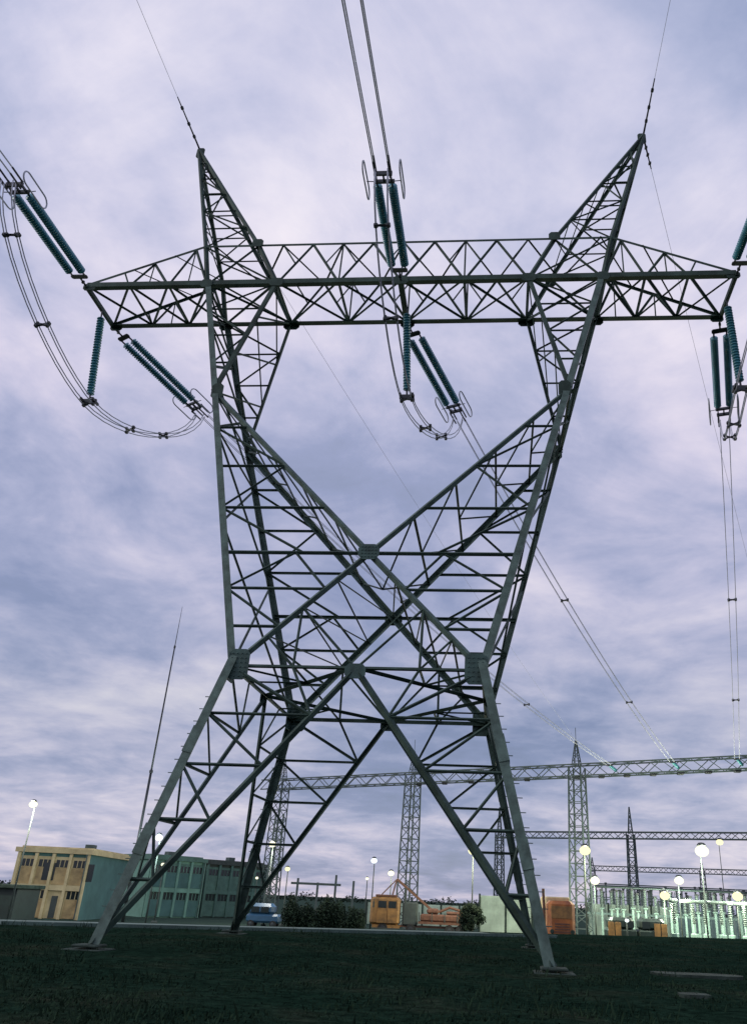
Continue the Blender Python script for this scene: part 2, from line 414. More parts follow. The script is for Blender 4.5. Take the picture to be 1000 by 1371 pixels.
# earth wire peaks
for sx in (-1,1):
    mb = MB(); apex = V((sx*AP, 0, HP))
    legs = {}
    for sy in (-1,1):
        lo_o, lo_i = V((sx*AO, sy*BC, HB)), V((sx*AI, sy*BC, HB)); to, ti = V((sx*AOT, sy*BTP, HT)), V((sx*AT, sy*BTP, HT))
        ap = apex + V((0, sy*.08, 0))
        for lo, t in ((lo_o,to),(lo_i,ti)):
            mb.angle(lo, t, 0.18, (0, sy, 0), .024); mb.angle(t, ap, 0.16, (0, sy, 0), .022)
        lacing(mb, to, ap, ti, ap, 6, 0.075, (0, sy, 0), True, sy > 0)
        legs[sy] = (to, ti, ap)
    for j in (0,1):
        xlace(mb, legs[-1][j], lerp(legs[-1][j], apex, .95), legs[1][j], lerp(legs[1][j], apex, .95), 6, 0.06, ((1 if j == 0 else -1)*sx, 0, 0))
    mb.plate(apex - V((sx*.12,0,.25)), (1,0,0), (0,0,1), (0,1,0), .22, .38, .06, .4)
    tpart(mb, 'peak', m=SHADED_STEEL)

# ------------------------------------------------------------------ insulator strings
def disc_string(p, q, r=0.20, pitch=0.125):
    mb = MB(); p = V(p); q = V(q); d = q-p; n = max(3, int(d.length/pitch)); st = d.length/n
    d.normalize()
    for i in range(n):
        b = p + d*(i*st)
        mb.lathe(b, d, [(r*.5,0),(r*.55,st*.22),(r*.88,st*.34),(r,st*.55),(r*.97,st*.72),(r*.62,st*.82),(r*.5,st*.9),(r*.5,st)], 12)
    return mb
def racetrack(c, d, n, ln, wd, r):
    # elongated grading ring in the plane spanned by d and n
    c = V(c); pts = []
    for k in range(9): a = -PI/2 + PI*k/8; pts.append(c + d*(ln/2-wd/2 + math.cos(a)*wd/2) + n*(math.sin(a)*wd/2))
    for k in range(9): a = PI/2 + PI*k/8; pts.append(c + d*(-(ln/2-wd/2) + math.cos(a)*wd/2) + n*(math.sin(a)*wd/2))
    mb = MB(); mb.tube(pts, r, 6, True); return mb
HS, VS = 0.30, 0.17                       # half spacings of the four wires of a bundle
def tension_string(label, start, dirv, disc_len=4.6, sep=0.31):
    start = V(start); d = V(dirv).normalized(); side = d.cross(V((0,0,1))).normalized(); up = side.cross(d).normalized()
    t = thing('insulator_string', label, 'insulator', start, 0, 'tension insulator strings on the crossarm')
    W = lambda a, s=0, u=0: d*a + side*s + up*u
    mb = MB()
    mb.tube([W(0), W(0.55)], 0.045, 6); mb.bar(W(.28,-.06), W(.28,.06), .1, .14)
    mb.plate(W(0.66), side, d, up, sep+.1, .13, .05, .5)
    for s in (-1,1): mb.tube([W(.74,s*sep), W(1.0,s*sep)], 0.045, 6)
    mb.build('yoke_plate', FITTING, t)
    for s in (-1,1):
        disc_string(W(1.0,s*sep), W(1.0+disc_len,s*sep)).build('disc_string', GLASS, t, True)
    e = 1.0+disc_len
    mb = MB()
    for s in (-1,1): mb.tube([W(e,s*sep), W(e+.22,s*sep)], 0.045, 6)
    mb.bar(W(e+.22,-sep-.12), W(e+.22,sep+.12), .10, .16, up); mb.bar(W(e+.2), W(e+.64), .07, .1, up); mb.bar(W(e+.62,-HS-.08), W(e+.62,HS+.08), .09, .2, up)
    for s in (-1,1):
        mb.bar(W(e+.22,s*sep), W(e+.62,s*HS), .06, .12, up)
        mb.bar(W(e+.62,s*HS,-VS-.05), W(e+.62,s*HS,VS+.05), .05, .12, d)
        for u in (-1,1): mb.tube([W(e+.62,s*HS,u*VS), W(e+1.35,s*HS,u*VS)], 0.042, 6)
        mb.tube([W(e+.22,s*sep), W(e+.25,s*(sep+.42))], .02, 5)
    mb.build('yoke_plate', FITTING, t)
    for s in (-1,1): racetrack(W(e+.30,s*(sep+.44)), d, up, 1.75, .62, .035).build('grading_ring', ALU, t, True)
    return t, start + d*(e+1.3), d, side, up

def polyline(fn, n): return [fn(i/n) for i in range(n+1)]
def bundle(name, label, cat, pts, sides, ups, rad=0.03, spacers=(), group=None, hs=HS, vs=VS):
    t = thing(name, label, cat, pts[0], 0, group); o = V(pts[0])
    for s in (-1,1):
        for u in (-1,1):
            mb = MB(); mb.tube([p - o + a*s*hs + b*u*vs for p, a, b in zip(pts, sides, ups)], rad, 6)
            mb.build('wire', ALU, t, True)
    for i in spacers:
        p, a, b = pts[i]-o, sides[i], ups[i]; dd = a.cross(b)
        mb = MB()
        mb.bar(p-a*(hs+.06)-b*vs, p+a*(hs+.06)+b*vs, .07, .1, dd); mb.bar(p-a*(hs+.06)+b*vs, p+a*(hs+.06)-b*vs, .07, .1, dd)
        for s in (-1,1):
            for u in (-1,1): mb.chbox(tuple(p+a*s*hs+b*u*vs-V((.07,.09,.07))), tuple(p+a*s*hs+b*u*vs+V((.07,.09,.07))), .02)
        mb.build('spacer', FITTING, t)
    return t
def frames(pts, side0=None):
    sides, ups = [], []
    for i, p in enumerate(pts):
        d = (pts[min(i+1,len(pts)-1)] - pts[max(i-1,0)]).normalized()
        s = V((d.y,-d.x,0)) if side0 is None else (side0 - d*side0.dot(d))
        s.normalize(); u = s.cross(d).normalized()
        sides.append(s); ups.append(u)
    return sides, ups

near_ends, far_ends = {}, {}
place = {-1:'left', 0:'middle', 1:'right'}
tipname = {-1:'left tip', 0:'middle', 1:'right tip'}
for k in (-1,0,1):
    st = V((k*L, -BC-0.1, HB-0.05))
    r = tension_string('teal double insulator string reaching towards the viewer from the %s of the crossarm' % tipname[k], st, (0,-1,-0.035))
    near_ends[k] = r
    e = r[1]
    def near(t, e=e):
        s = 190*t**1.4; return V((e.x, e.y - s, e.z - 0.085*s + 0.00022*s*s))
    pts = polyline(near, 40); sd, up = frames(pts)
    bundle('conductor', 'grey four wire conductor running overhead from the %s string of the crossarm' % place[k], 'power line', pts, sd, up, spacers=(16,), group='bundled conductors')

# gantry geometry (needed for the far spans)
GZ = 16.6
g0, g1 = V((-7.65,79.2,GZ)), V((31.83,58.9,GZ)); gd = (g1-g0).normalized()
def gpt(px):                         # point of the gantry beam in column px
    v = ray(px, hor(px)); a = V((CAM.x,CAM.y)); 
    # intersect in plan
    det = v.x*(-gd.y) - (-gd.x)*v.y
    s = ((g0.x-CAM.x)*(-gd.y) - (-gd.x)*(g0.y-CAM.y))/det
    return CAM + V((v.x,v.y,0))*s
gm1, gm2 = V((-7.65,79.2,0)), V((14.14,66.8,0))
att = {-1: g0+gd*29.6, 0: g0+gd*36.9, 1: g0+gd*43.8}
for k in (-1,0,1):
    st = V((k*L, BC+0.1, HB-0.05)); ge = att[k] - V((0,0,.25))
    gn = V((-gd.y*-1, gd.x*-1, 0)); 
    if gn.y > 0: gn = -gn
    ge2 = ge + gn*2.6 + V((0,0,.35))     # where the gantry's own string ends
    chord = ge2-st
    sag = 1.2
    slope0 = V((chord.x, chord.y, chord.z - 4*sag))
    r = tension_string('teal double insulator string sloping to the substation from the %s of the crossarm' % tipname[k], st, slope0)
    far_ends[k] = r; e = r[1]
    def far(t, e=e, ge2=ge2):
        p = lerp(e, ge2, t); p.z -= 4*sag*t*(1-t); return p
    pts = polyline(far, 24); sd, up = frames(pts)
    bundle('conductor', 'grey four wire conductor sloping down from the %s string to the substation gantry' % place[k], 'power line', pts, sd, up, rad=0.019, spacers=(8,16), group='bundled conductors', hs=.24, vs=.05)
    t = thing('insulator_string', 'short dark insulator string on the gantry beam where the %s conductor lands' % place[k], 'insulator', ge, 0, 'strings on the gantry beam')
    dd = ge2-ge
    disc_string(dd*.08, dd*.95, .19, .22).build('disc_string', GLASS, t, True)
    mb = MB(); mb.bar(dd*.94-gd*.35, dd*.94+gd*.35, .12, .2); mb.tube([V((0,0,0)), dd*.1], .05); mb.build('yoke_plate', FITTING, t)

# jumper loops below the arm, each held by a hanging string
sup_top = {-1: V((-L+.05, 0.1, HB-.15)), 0: V((0.12, 0.15, HB-.2)), 1: V((L-.05, 0.1, HB-.15))}
sup_bot = {-1: V((-15.55, .85, 23.5)), 0: V((0.35, .75, 23.55)), 1: V((15.85, .3, 23.6))}
for k in (-1,0,1):
    a, b = sup_top[k], sup_bot[k]
    t = thing('insulator_string', 'single insulator string holding the jumper loop below the %s of the crossarm' % tipname[k], 'insulator', a, 0, 'jumper support strings')
    d = b-a; dn = d.normalized()
    disc_string(dn*.4, dn*(d.length-.35), .19, .15).build('disc_string', GLASS, t, True)
    mb = MB(); mb.tube([V((0,0,0)), dn*.42], .04); mb.build('hanger', FITTING, t)
    mb = MB(); mb.tube([dn*(d.length-.36), d], .05); mb.bar(d+V((-.36,0,0)), d+V((.36,0,0)), .1, .22); mb.bar(d+V((-.3,-.3,-.02)), d+V((-.3,.3,-.02)), .1, .12); mb.bar(d+V((.3,-.3,-.02)), d+V((.3,.3,-.02)), .1, .12)
    mb.build('clamp', FITTING, t)
    n0 = near_ends[k]; f0 = far_ends[k]
    P0 = n0[1] - n0[2]*.35 - V((0,0,.2)); P3 = f0[1] - f0[2]*.35 - V((0,0,.2)); M = b - V((0,0,.12))
    def bez(p0,p1,p2,p3,t): 
        return p0*(1-t)**3 + p1*(3*t*(1-t)**2) + p2*(3*t*t*(1-t)) + p3*t**3
    tang = V(((P3.x-P0.x)*.16, 2.6, -0.35 if k else -.3))
    pts = polyline(lambda t: bez(P0, P0+V((0,.25,-2.6)), M-tang, M, t), 12)
    pts += polyline(lambda t: bez(M, M+tang*V((1,1,1)).x, P3+V((-.2,-.6,-2.7)), P3, t), 12)[1:]
    sd, up = frames(pts, V((1,0,0)))
    bundle('jumper_loop', 'slack jumper loop of grey wires with dark spacers under the %s of the crossarm' % tipname[k], 'power line', pts, sd, up, rad=0.026, spacers=(3,7,12,16,19), group='jumper loops', hs=.26, vs=.10)

# earth wires and their dead ends
mast2 = None
def earthwire(label, pts, rod):
    t = thing('earth_wire', label, 'power line', pts[0], 0, 'earth wires')
    o = pts[0]; mb = MB(); mb.tube([p-o for p in pts], 0.011, 5); mb.build('wire', ALU, t, True)
    d = (pts[1]-pts[0]).normalized(); mb = MB()
    mb.tube([V((0,0,0)), d*rod*.5, d*rod], .055, 6, r2=.03)
    for q in (.25,.5,.8): mb.chbox(tuple(d*rod*q-V((.07,.09,.07))), tuple(d*rod*q+V((.07,.09,.07))), .02)
    mb.build('dead_end', FITTING, t)
# ------------------------------------------------------------------ land
YZ = -1.9                                # level of the substation yard
e0, e1 = V((-15.61,4.5,0)), V((20.71,26.83,0)); ed = (e1-e0).normalized(); en = V((-ed.y, ed.x, 0))
def ground_z(t):                         # t: metres beyond the field's edge
    if t < 6.0: return 0.0
    if t < 20.0: 
        q = (t-6)/14; return YZ*(q*q*(3-2*q))
    return YZ
def hn(x, y):
    return 0.05*math.sin(x*.31+1.3)*math.sin(y*.27+.4) + 0.03*math.sin(x*.83+y*.6) + .02*math.sin(x*1.9-y*1.3+2)
svals = [-3000,-1500,-800,-400,-200,-120,-80] + [-60+2.5*i for i in range(61)] + [110,140,200,400,800,1500,3000]
tvals = [-2000,-600,-200,-90] + [-60+1.5*i for i in range(40)] + [-.3,0,3,6,8,10,12,14,16,18,20,24,40,80,160,400,1000,3500]
tvals = sorted(set(tvals))
vs, fs = [], []
for t in tvals:
    for s in svals:
        p = e0 + ed*s + en*t
        z = ground_z(t)
        if -58 < t < -1.5 and -59 < s < 89: z += hn(p.x,p.y) - .04
        for fx in (-A0,A0):
            for fy in (-A0,A0):
                if abs(p.x-fx) < 2 and abs(p.y-fy) < 2: z = 0.0
        vs.append((p.x,p.y,z))
ns = len(svals)
for j in range(len(tvals)-1):
    for i in range(ns-1): fs.append((j*ns+i, j*ns+i+1, (j+1)*ns+i+1, (j+1)*ns+i))
gm = bpy.data.materials.new('field_and_yard'); gm.use_nodes = True
nt = gm.node_tree; bs = nt.nodes['Principled BSDF']; bs.inputs['Roughness'].default_value = .95; bs.inputs['Specular IOR Level'].default_value = 0
tc = nt.nodes.new('ShaderNodeTexCoord')
def noise(sc, det=6, rough=.6):
    n = nt.nodes.new('ShaderNodeTexNoise'); n.inputs['Scale'].default_value = sc; n.inputs['Detail'].default_value = det; n.inputs['Roughness'].default_value = rough
    nt.links.new(tc.outputs['Object'], n.inputs['Vector']); return n
def ramp(fac, *stops):
    r = nt.nodes.new('ShaderNodeValToRGB'); r.color_ramp.elements[0].position = stops[0][0]; r.color_ramp.elements[0].color = (*stops[0][1],1)
    r.color_ramp.elements[1].position = stops[-1][0]; r.color_ramp.elements[1].color = (*stops[-1][1],1)
    for p, c in stops[1:-1]: e = r.color_ramp.elements.new(p); e.color = (*c,1)
    nt.links.new(fac, r.inputs['Fac']); return r
n1 = noise(.35, 8); n2 = noise(3.5, 8, .7)
r1 = ramp(n1.outputs['Fac'], (.3,(.008,.022,.015)), (.52,(.013,.029,.020)), (.72,(.030,.036,.025)))
r2 = ramp(n2.outputs['Fac'], (.3,(.25,.25,.25)), (.75,(2.0,1.95,1.8)))
mul = nt.nodes.new('ShaderNodeMix'); mul.data_type = 'RGBA'; mul.blend_type = 'MULTIPLY'; mul.inputs['Factor'].default_value = 1
nt.links.new(r1.outputs['Color'], mul.inputs[6]); nt.links.new(r2.outputs['Color'], mul.inputs[7])
yard = ramp(n2.outputs['Fac'], (.3,(.030,.055,.042)), (.7,(.065,.095,.075)))
sep = nt.nodes.new('ShaderNodeSeparateXYZ'); nt.links.new(tc.outputs['Object'], sep.inputs[0])
lt = nt.nodes.new('ShaderNodeMath'); lt.operation = 'LESS_THAN'; lt.inputs[1].default_value = -1.2; nt.links.new(sep.outputs['Z'], lt.inputs[0])
mx = nt.nodes.new('ShaderNodeMix'); mx.data_type = 'RGBA'; nt.links.new(lt.outputs[0], mx.inputs['Factor']); nt.links.new(mul.outputs[2], mx.inputs[6]); nt.links.new(yard.outputs['Color'], mx.inputs[7])
nt.links.new(mx.outputs[2], bs.inputs['Base Color'])
bp = nt.nodes.new('ShaderNodeBump'); bp.inputs['Strength'].default_value = .8; bp.inputs['Distance'].default_value = .12
nt.links.new(n2.outputs['Fac'], bp.inputs['Height']); nt.links.new(bp.outputs['Normal'], bs.inputs['Normal'])
me = bpy.data.meshes.new('ground'); me.from_pydata(vs, [], fs); me.materials.append(gm); me.polygons.foreach_set('use_smooth',[True]*len(fs))
go = bpy.data.objects.new('ground', me); COL.objects.link(go); tag(go, kind='structure')
# concrete service road along the field's far edge, with a kerb
ROADM = mat('worn_concrete_road', (0.095, 0.15, 0.125), .9, 0, .3, .7, .2)
mb = MB()
q = [e0+ed*s+en*t+V((0,0,z)) for t, z in ((.25,.004),(5.4,.004)) for s in (-120,26)]
mb.add(q, [(0,1,3,2)]); tag(mb.build('road', ROADM), kind='structure')
mb = MB()
for i in range(74):
    a = e0+ed*(-120+2*i+.01)+en*.1; b = e0+ed*(-120+2*i+1.98)+en*.1; mb.bar(a+V((0,0,.05)), b+V((0,0,.05)), .2, .18)
tag(mb.build('kerb', ROADM), kind='structure')

# grass and dead stalks on the field
mb = MB(); rnd = random.Random(3)
for i in range(60000):
    D = 8 + 40*rnd.random()**1.35
    x = rnd.uniform(-60, 1060)
    p = G(x, D); t = (p-e0).dot(en)
    if t > +.15: continue
    if rnd.random() > .35 + .9*abs(math.sin(p.x*.55+math.sin(p.y*.4)*2)*math.sin(p.y*.7+1.1)): continue
    h = rnd.uniform(.02,.08)*(1.0 if rnd.random() < .97 else 2.2); w = rnd.uniform(.008,.018)*(1+D/28); a = rnd.random()*2*PI; ln = rnd.uniform(.2,.9)*h; b = rnd.random()*2*PI
    z = hn(p.x,p.y)-.06
    u = V((math.cos(a)*w, math.sin(a)*w, 0)); tip = p+V((math.cos(b)*ln, math.sin(b)*ln, h+z)); p = p+V((0,0,z))
    mb.add([p-u, p+u, lerp(p, tip, .6)+u*.7+V((0,0,.1*h)), tip], [(0,1,2,3)])
for i in range(420):
    if i < 230: c = e0+ed*rnd.uniform(-14,62)+en*rnd.uniform(-2.2,.1)
    else: c = G(rnd.uniform(-40,1040), 10+30*rnd.random())
    if (c-e0).dot(en) > .1: continue
    hh = rnd.uniform(.10,.30)
    for k in range(rnd.randint(6,16)):
        p = c+V((rnd.gauss(0,.22),rnd.gauss(0,.22),hn(c.x,c.y)-.08)); a = rnd.random()*2*PI; w = rnd.uniform(.008,.016)*1.5; h = hh*rnd.uniform(.5,1.2); b = rnd.random()*2*PI
        u = V((math.cos(a)*w, math.sin(a)*w, 0)); tip = p+V((math.cos(b)*h*.45, math.sin(b)*h*.45, h)); mb.add([p-u, p+u, lerp(p,tip,.6)+u*.7+V((0,0,.1*h)), tip], [(0,1,2,3)])
tag(mb.build('grass', BLADE), 'short dark grass and dead stalks growing on the field', 'grass', kind='stuff')

# concrete slabs lying in the field on the right
for (xa, xb, D, w, lab) in ((862, 990, 24.4, .55, 'long pale concrete slab lying in the grass to the right of the pylon foot'),
                       (898, 940, 18.6, .3, 'small pale concrete slab lying in the grass in front of the longer slab')):
    a, b = G(xa, D), G(xb, D); u = (b-a).normalized(); n = V((-u.y,u.x,0)); m = (a+b)/2; hl = (b-a).length/2
    mb = MB(); rn = random.Random(xa); N = 14; ring = []
    for i in range(N):
        an = 2*PI*i/N; ring.append(m + u*hl*math.copysign(abs(math.cos(an))**.5, math.cos(an))*rn.uniform(.86,1) + n*w*math.copysign(abs(math.sin(an))**.5, math.sin(an))*rn.uniform(.7,1))
    mb.add([p+V((0,0,-.1)) for p in ring]+[p+V((0,0,.06)) for p in ring], [tuple(range(N,2*N))]+[(i,(i+1)%N,N+(i+1)%N,N+i) for i in range(N)])
    tag(mb.build('concrete_slab', CONC), lab, 'slab')

# ------------------------------------------------------------------ substation steelwork
def lattice_mast(base, top, w0, w1, n, chord, web, ang=0.0):
    mb = MB(); b = V(base); h = top - b.z
    ax = V((math.cos(ang), math.sin(ang), 0)); ay = V((-ax.y, ax.x, 0))
    def c(z, i): 
        w = w0+(w1-w0)*z/h; sx, sy = ((-1,-1),(1,-1),(1,1),(-1,1))[i]; return b+ax*(sx*w/2)+ay*(sy*w/2)+V((0,0,z))
    for i in range(4): mb.bar(c(0,i), c(h,i), chord)
    for k in range(n):
        z0, z1 = h*k/n, h*(k+1)/n
        for i in range(4):
            j = (i+1)%4; mb.bar(c(z0,i) if k%2 else c(z0,j), c(z1,j) if k%2 else c(z1,i), web)
            if k: mb.bar(c(z0,i), c(z0,j), web)
    return mb
def lattice_beam(a, b, w, h, n, chord, web):
    mb = MB(); a = V(a); b = V(b); d = (b-a).normalized(); s = V((-d.y,d.x,0))
    def c(t, i): sx, sz = ((-1,-1),(1,-1),(1,1),(-1,1))[i]; return lerp(a,b,t)+s*(sx*w/2)+V((0,0,sz*h/2))
    for i in range(4): mb.bar(c(0,i), c(1,i), chord)
    for k in range(n):
        for i in range(4):
            j = (i+1)%4; mb.bar(c(k/n,i) if k%2 else c(k/n,j), c((k+1)/n,j) if k%2 else c((k+1)/n,i), web)
    return mb
gang = math.atan2(gd.y, gd.x)
t = thing('substation_gantry', 'nearest long lattice beam gantry behind the pylon, carrying the incoming conductors', 'gantry', (0,0,0), 0, 'substation gantries')
lattice_beam(g0-gd*26, g0+gd*50, 1.5, 1.35, 46, .15, .08).build('beam', GREYSTEEL, t)
mast_s = [-22.4, 1.0, 24.6, 49.2]
for s in mast_s:
    b = g0+gd*s; b.z = YZ
    mp = lattice_mast(b, GZ+.4, 2.0, 1.5, 14, .17, .08, gang).build('mast', GREYSTEEL, t)
    mb = lattice_mast(V((b.x,b.y,GZ+.6)), GZ+3.6, .9, .12, 5, .09, .05, gang); mb.tube([(b.x,b.y,GZ+3.4),(b.x,b.y,GZ+5.2)], .035)
    mb.build('spire', GREYSTEEL, mp)
for s in [24.6+i*3.1 for i in range(8)]+[2+i*4 for i in range(5)]:
    p = g0+gd*s; mb = MB(); mb.chbox((p.x-.35,p.y-.35,GZ-.95), (p.x+.35,p.y+.35,GZ-.6), .05); mb.build('bracket', FITTING, t)
def mast_tip(s): b = g0+gd*s; return V((b.x,b.y,GZ+3.7))
# earth wires
for sx in (-1,1):
    ap = V((sx*AP,0,HP+.1)); nm = 'left' if sx < 0 else 'right'
    pts = polyline(lambda t: V((ap.x, ap.y-190*t, ap.z - .05*190*t + 7*t*t)), 30)
    earthwire('thin earth wire running overhead from the top of the %s peak towards the viewer' % nm, pts, 3.3)
    e = mast_tip(mast_s[2] if sx < 0 else mast_s[3])
    def fe(t, ap=ap, e=e): p = lerp(ap-V((0,0,.5)), e, t); p.z -= 4*1.0*t*(1-t); return p
    earthwire('thin earth wire sloping from the %s peak down to the gantry mast' % nm, polyline(fe, 20), 1.6)

# second and third gantry, farther back
def gantry(label, pxs, D0, D1, ybeam, beamh, wch, spire, mats=GREYSTEEL):
    t = thing('substation_gantry', label, 'gantry', (0,0,0), 0, 'substation gantries')
    P = []
    for px in pxs:
        D = D0 + (D1-D0)*(px-pxs[0])/(pxs[-1]-pxs[0]); P.append(G(px, D))
    z = Hz(ybeam, pxs[0], D0)
    a, b = P[0].copy(), P[-1].copy(); a.z = b.z = z
    u = (b-a).normalized(); ang = math.atan2(u.y,u.x)
    lattice_beam(a-u*.8, b+u*.8, 1.4, beamh, 40, wch, wch*.6).build('beam', mats, t)
    for p in P:
        q = V((p.x,p.y,YZ)); m = lattice_mast(q, z+.3, 1.8, 1.3, 12, wch, wch*.6, ang).build('mast', mats, t)
        mb = lattice_mast(V((p.x,p.y,z+.4)), z+spire, .8, .1, 4, wch*.6, wch*.4, ang); mb.build('spire', mats, m)
    return t, z, P
gantry('lower pale lattice gantry seen below the nearest gantry beam on the right', [668, 850, 1080], 175, 150, 1118, 1.2, .2, 5.5)
gantry('faint farthest gantry with a low beam above the busbars', [795, 945, 1090], 250, 232, 1163, 1.3, .22, 3)

# busbar posts and supports of the switchyard
def busbar_post():
    t = thing('busbar_post', 'x', 'post')
    mb = MB(); mb.box((-.09,-.09,0), (.09,.09,3.4)); mb.box((-.3,-.3,0), (.3,.3,.15)); mb.box((-.2,-.2,3.4),(.2,.2,3.5)); mb.build('column', PALESTEEL, t)
    disc_string((0,0,3.5), (0,0,5.2), .16, .16).build('insulator', PORCELAIN, t, True)
    mb = MB(); mb.chbox((-.16,-.16,5.2),(.16,.16,5.42),.04); mb.build('cap', FITTING, t)
    return t
proto = None
rp = random.Random(11); n = 0
for row, (D, x0, x1, cnt) in enumerate(((98, 806, 998, 20), (118, 800, 1000, 22), (140, 795, 1000, 22))):
    for i in range(cnt):
        px = x0+(x1-x0)*i/(cnt-1)+rp.uniform(-3,3)
        o = busbar_post() if proto is None else copy_tree(proto)
        if proto is None: proto = o
        o.location = G(px, D, YZ); sc = (1.0,1.12,1.25)[row]*rp.uniform(.92,1.1); o.scale = (1.25,1.25,sc)
        o['group'] = 'busbar posts in the %s row' % ('nearest','middle','farthest')[row]; o['label'] = 'slim pale post topped by a dark insulator in the %s row of the switchyard' % ('nearest','middle','farthest')[row]
def tubebar(label, x0, x1, D, z, r=.09, name='busbar', group='tubular busbars'):
    mb = MB(); a, b = G(x0,D,z), G(x1,D,z); mb.tube([lerp(a,b,i/8) for i in range(9)], r, 8)
    o = mb.build(name, GREYSTEEL, None, True, a); tag(o, label, 'busbar', group)
tubebar('thin tubular busbar above the nearest row of switchyard posts', 800, 1010, 98, YZ+5.75)
tubebar('thin tubular busbar above the middle row of switchyard posts', 796, 1010, 118, YZ+6.4)
tubebar('thin tubular busbar above the farthest row of switchyard posts', 790, 1010, 140, YZ+7.2)

# isolators: portal of two posts, cross beam and three insulators with a contact arm
def isolator():
    t = thing('isolator', 'x', 'isolator')
    for x in (-1.6,1.6): mb = MB(); mb.box((x-.12,-.12,0),(x+.12,.12,2.8)); mb.box((x-.3,-.3,0),(x+.3,.3,.12)); mb.build('column', PALESTEEL, t)
    mb = MB(); mb.box((-2.3,-.14,2.803),(2.3,.14,3.05)); mb.build('beam', PALESTEEL, t)
    for x in (-1.9,0,1.9): disc_string((x,0,3.05),(x,0,4.7),.15,.17).build('insulator', PORCELAIN, t, True)
    mb = MB()
    mb.tube([(-1.9,0,4.78),(-.2,0,4.95),(0,0,4.78)],.05,6); mb.tube([(0,0,4.78),(1.9,0,4.78)],.05,6); mb.tube([(1.9,0,4.75),(2.1,0,5.7)],.05,6); mb.build('contact_arm', GREYSTEEL, t)
    return t
def breaker():
    t = thing('circuit_breaker', 'x', 'breaker')
    mb = MB(); mb.box((-.5,-.4,0),(.5,.4,.3)); mb.chbox((-.35,-.3,.3),(.35,.3,1.5),.05); mb.build('cabinet', PALESTEEL, t)
    mb = MB(); mb.tube([(0,0,1.5),(0,0,2.4)],.16,8); mb.build('column', PALESTEEL, t)
    disc_string((0,0,2.4),(0,0,4.3),.22,.17).build('insulator', PORCELAIN, t, True)
    mb = MB(); mb.tube([(-1.3,0,4.55),(1.3,0,4.55)],.18,10); mb.build('chamber', PORCELAIN, t, True)
    return t
for make, D, x0, x1, cnt, lab, grp in ((isolator, 106, 812, 992, 6, 'pale isolator portal with three insulators standing between the first two rows of posts', 'isolators in the switchyard'),
        (breaker, 90, 905, 1000, 6, 'stout circuit breaker with a horizontal chamber standing in front of the switchyard posts', 'circuit breakers'),
        (isolator, 132, 800, 1000, 7, 'distant isolator portal standing behind the middle row of posts', 'distant isolators')):
    pr = None
    for i in range(cnt):
        o = make() if pr is None else copy_tree(pr)
        if pr is None: pr = o
        o.location = G(x0+(x1-x0)*i/(cnt-1)+rp.uniform(-4,4), D+rp.uniform(-1.5,1.5), YZ); o.rotation_euler = (0,0,gang+rp.choice((0,PI/2))*(make is breaker)); o['label'] = lab; o['group'] = grp
# grey lattice mast between the left legs and the portal to its right
b = G(362, 108, YZ)
t = thing('lamp_mast', 'slim grey lattice mast standing behind the left rear leg of the pylon', 'mast', b)
lattice_mast((0,0,0), Hz(1090,362,108)-YZ, 1.4, 1.0, 12, .14, .07, .3).build('shaft', GREYSTEEL, t)
mb = MB(); mb.tube([(0,0,Hz(1090,362,108)-YZ-.2),(0,0,Hz(1068,362,108)-YZ)], .05); mb.build('spire', GREYSTEEL, t)
t = thing('busbar_portal', 'low grey busbar portal of thin posts and one bar above the hedge', 'portal', G(392,120,YZ))
o = G(392,120,YZ); mb = MB()
for px, y in ((397,1176),(448,1172),(472,1180),(424,1182)):
    p = G(px,120,YZ)-o; mb.box((p.x-.13,p.y-.13,0),(p.x+.13,p.y+.13,Hz(y,px,120)-YZ))
mb.build('post', GREYSTEEL, t)
mb = MB(); zz = Hz(1184,420,120)-YZ; mb.bar(G(388,120,YZ)-o+V((0,0,zz)), G(455,120,YZ)-o+V((0,0,zz)), .22, .3); mb.build('bar', GREYSTEEL, t)

# tall thin lightning mast on the left
b = G(173, 84, YZ); h = Hz(812, 236, 84)-YZ
t = thing('lightning_mast', 'very tall thin lightning mast rising behind the left leg of the pylon', 'mast', b)
mb = MB(); mb.tube([(0,0,0),(0,0,h*.45)], .17, 8, r2=.13); mb.tube([(0,0,h*.45),(0,0,h*.86)], .10, 8, r2=.075); mb.build('shaft', FITTING, t, True)
mb = MB(); mb.tube([(0,0,h*.86),(0,0,h)], .05, 6, r2=.02); mb.build('spike', FITTING, t)
mb = MB(); mb.lathe((0,0,h*.44),(0,0,1),[(.17,0),(.2,.05),(.2,.25),(.12,.3)],8); mb.lathe((0,0,h*.85),(0,0,1),[(.09,0),(.12,.05),(.12,.25),(.06,.3)],8); mb.build('collar', FITTING, t)

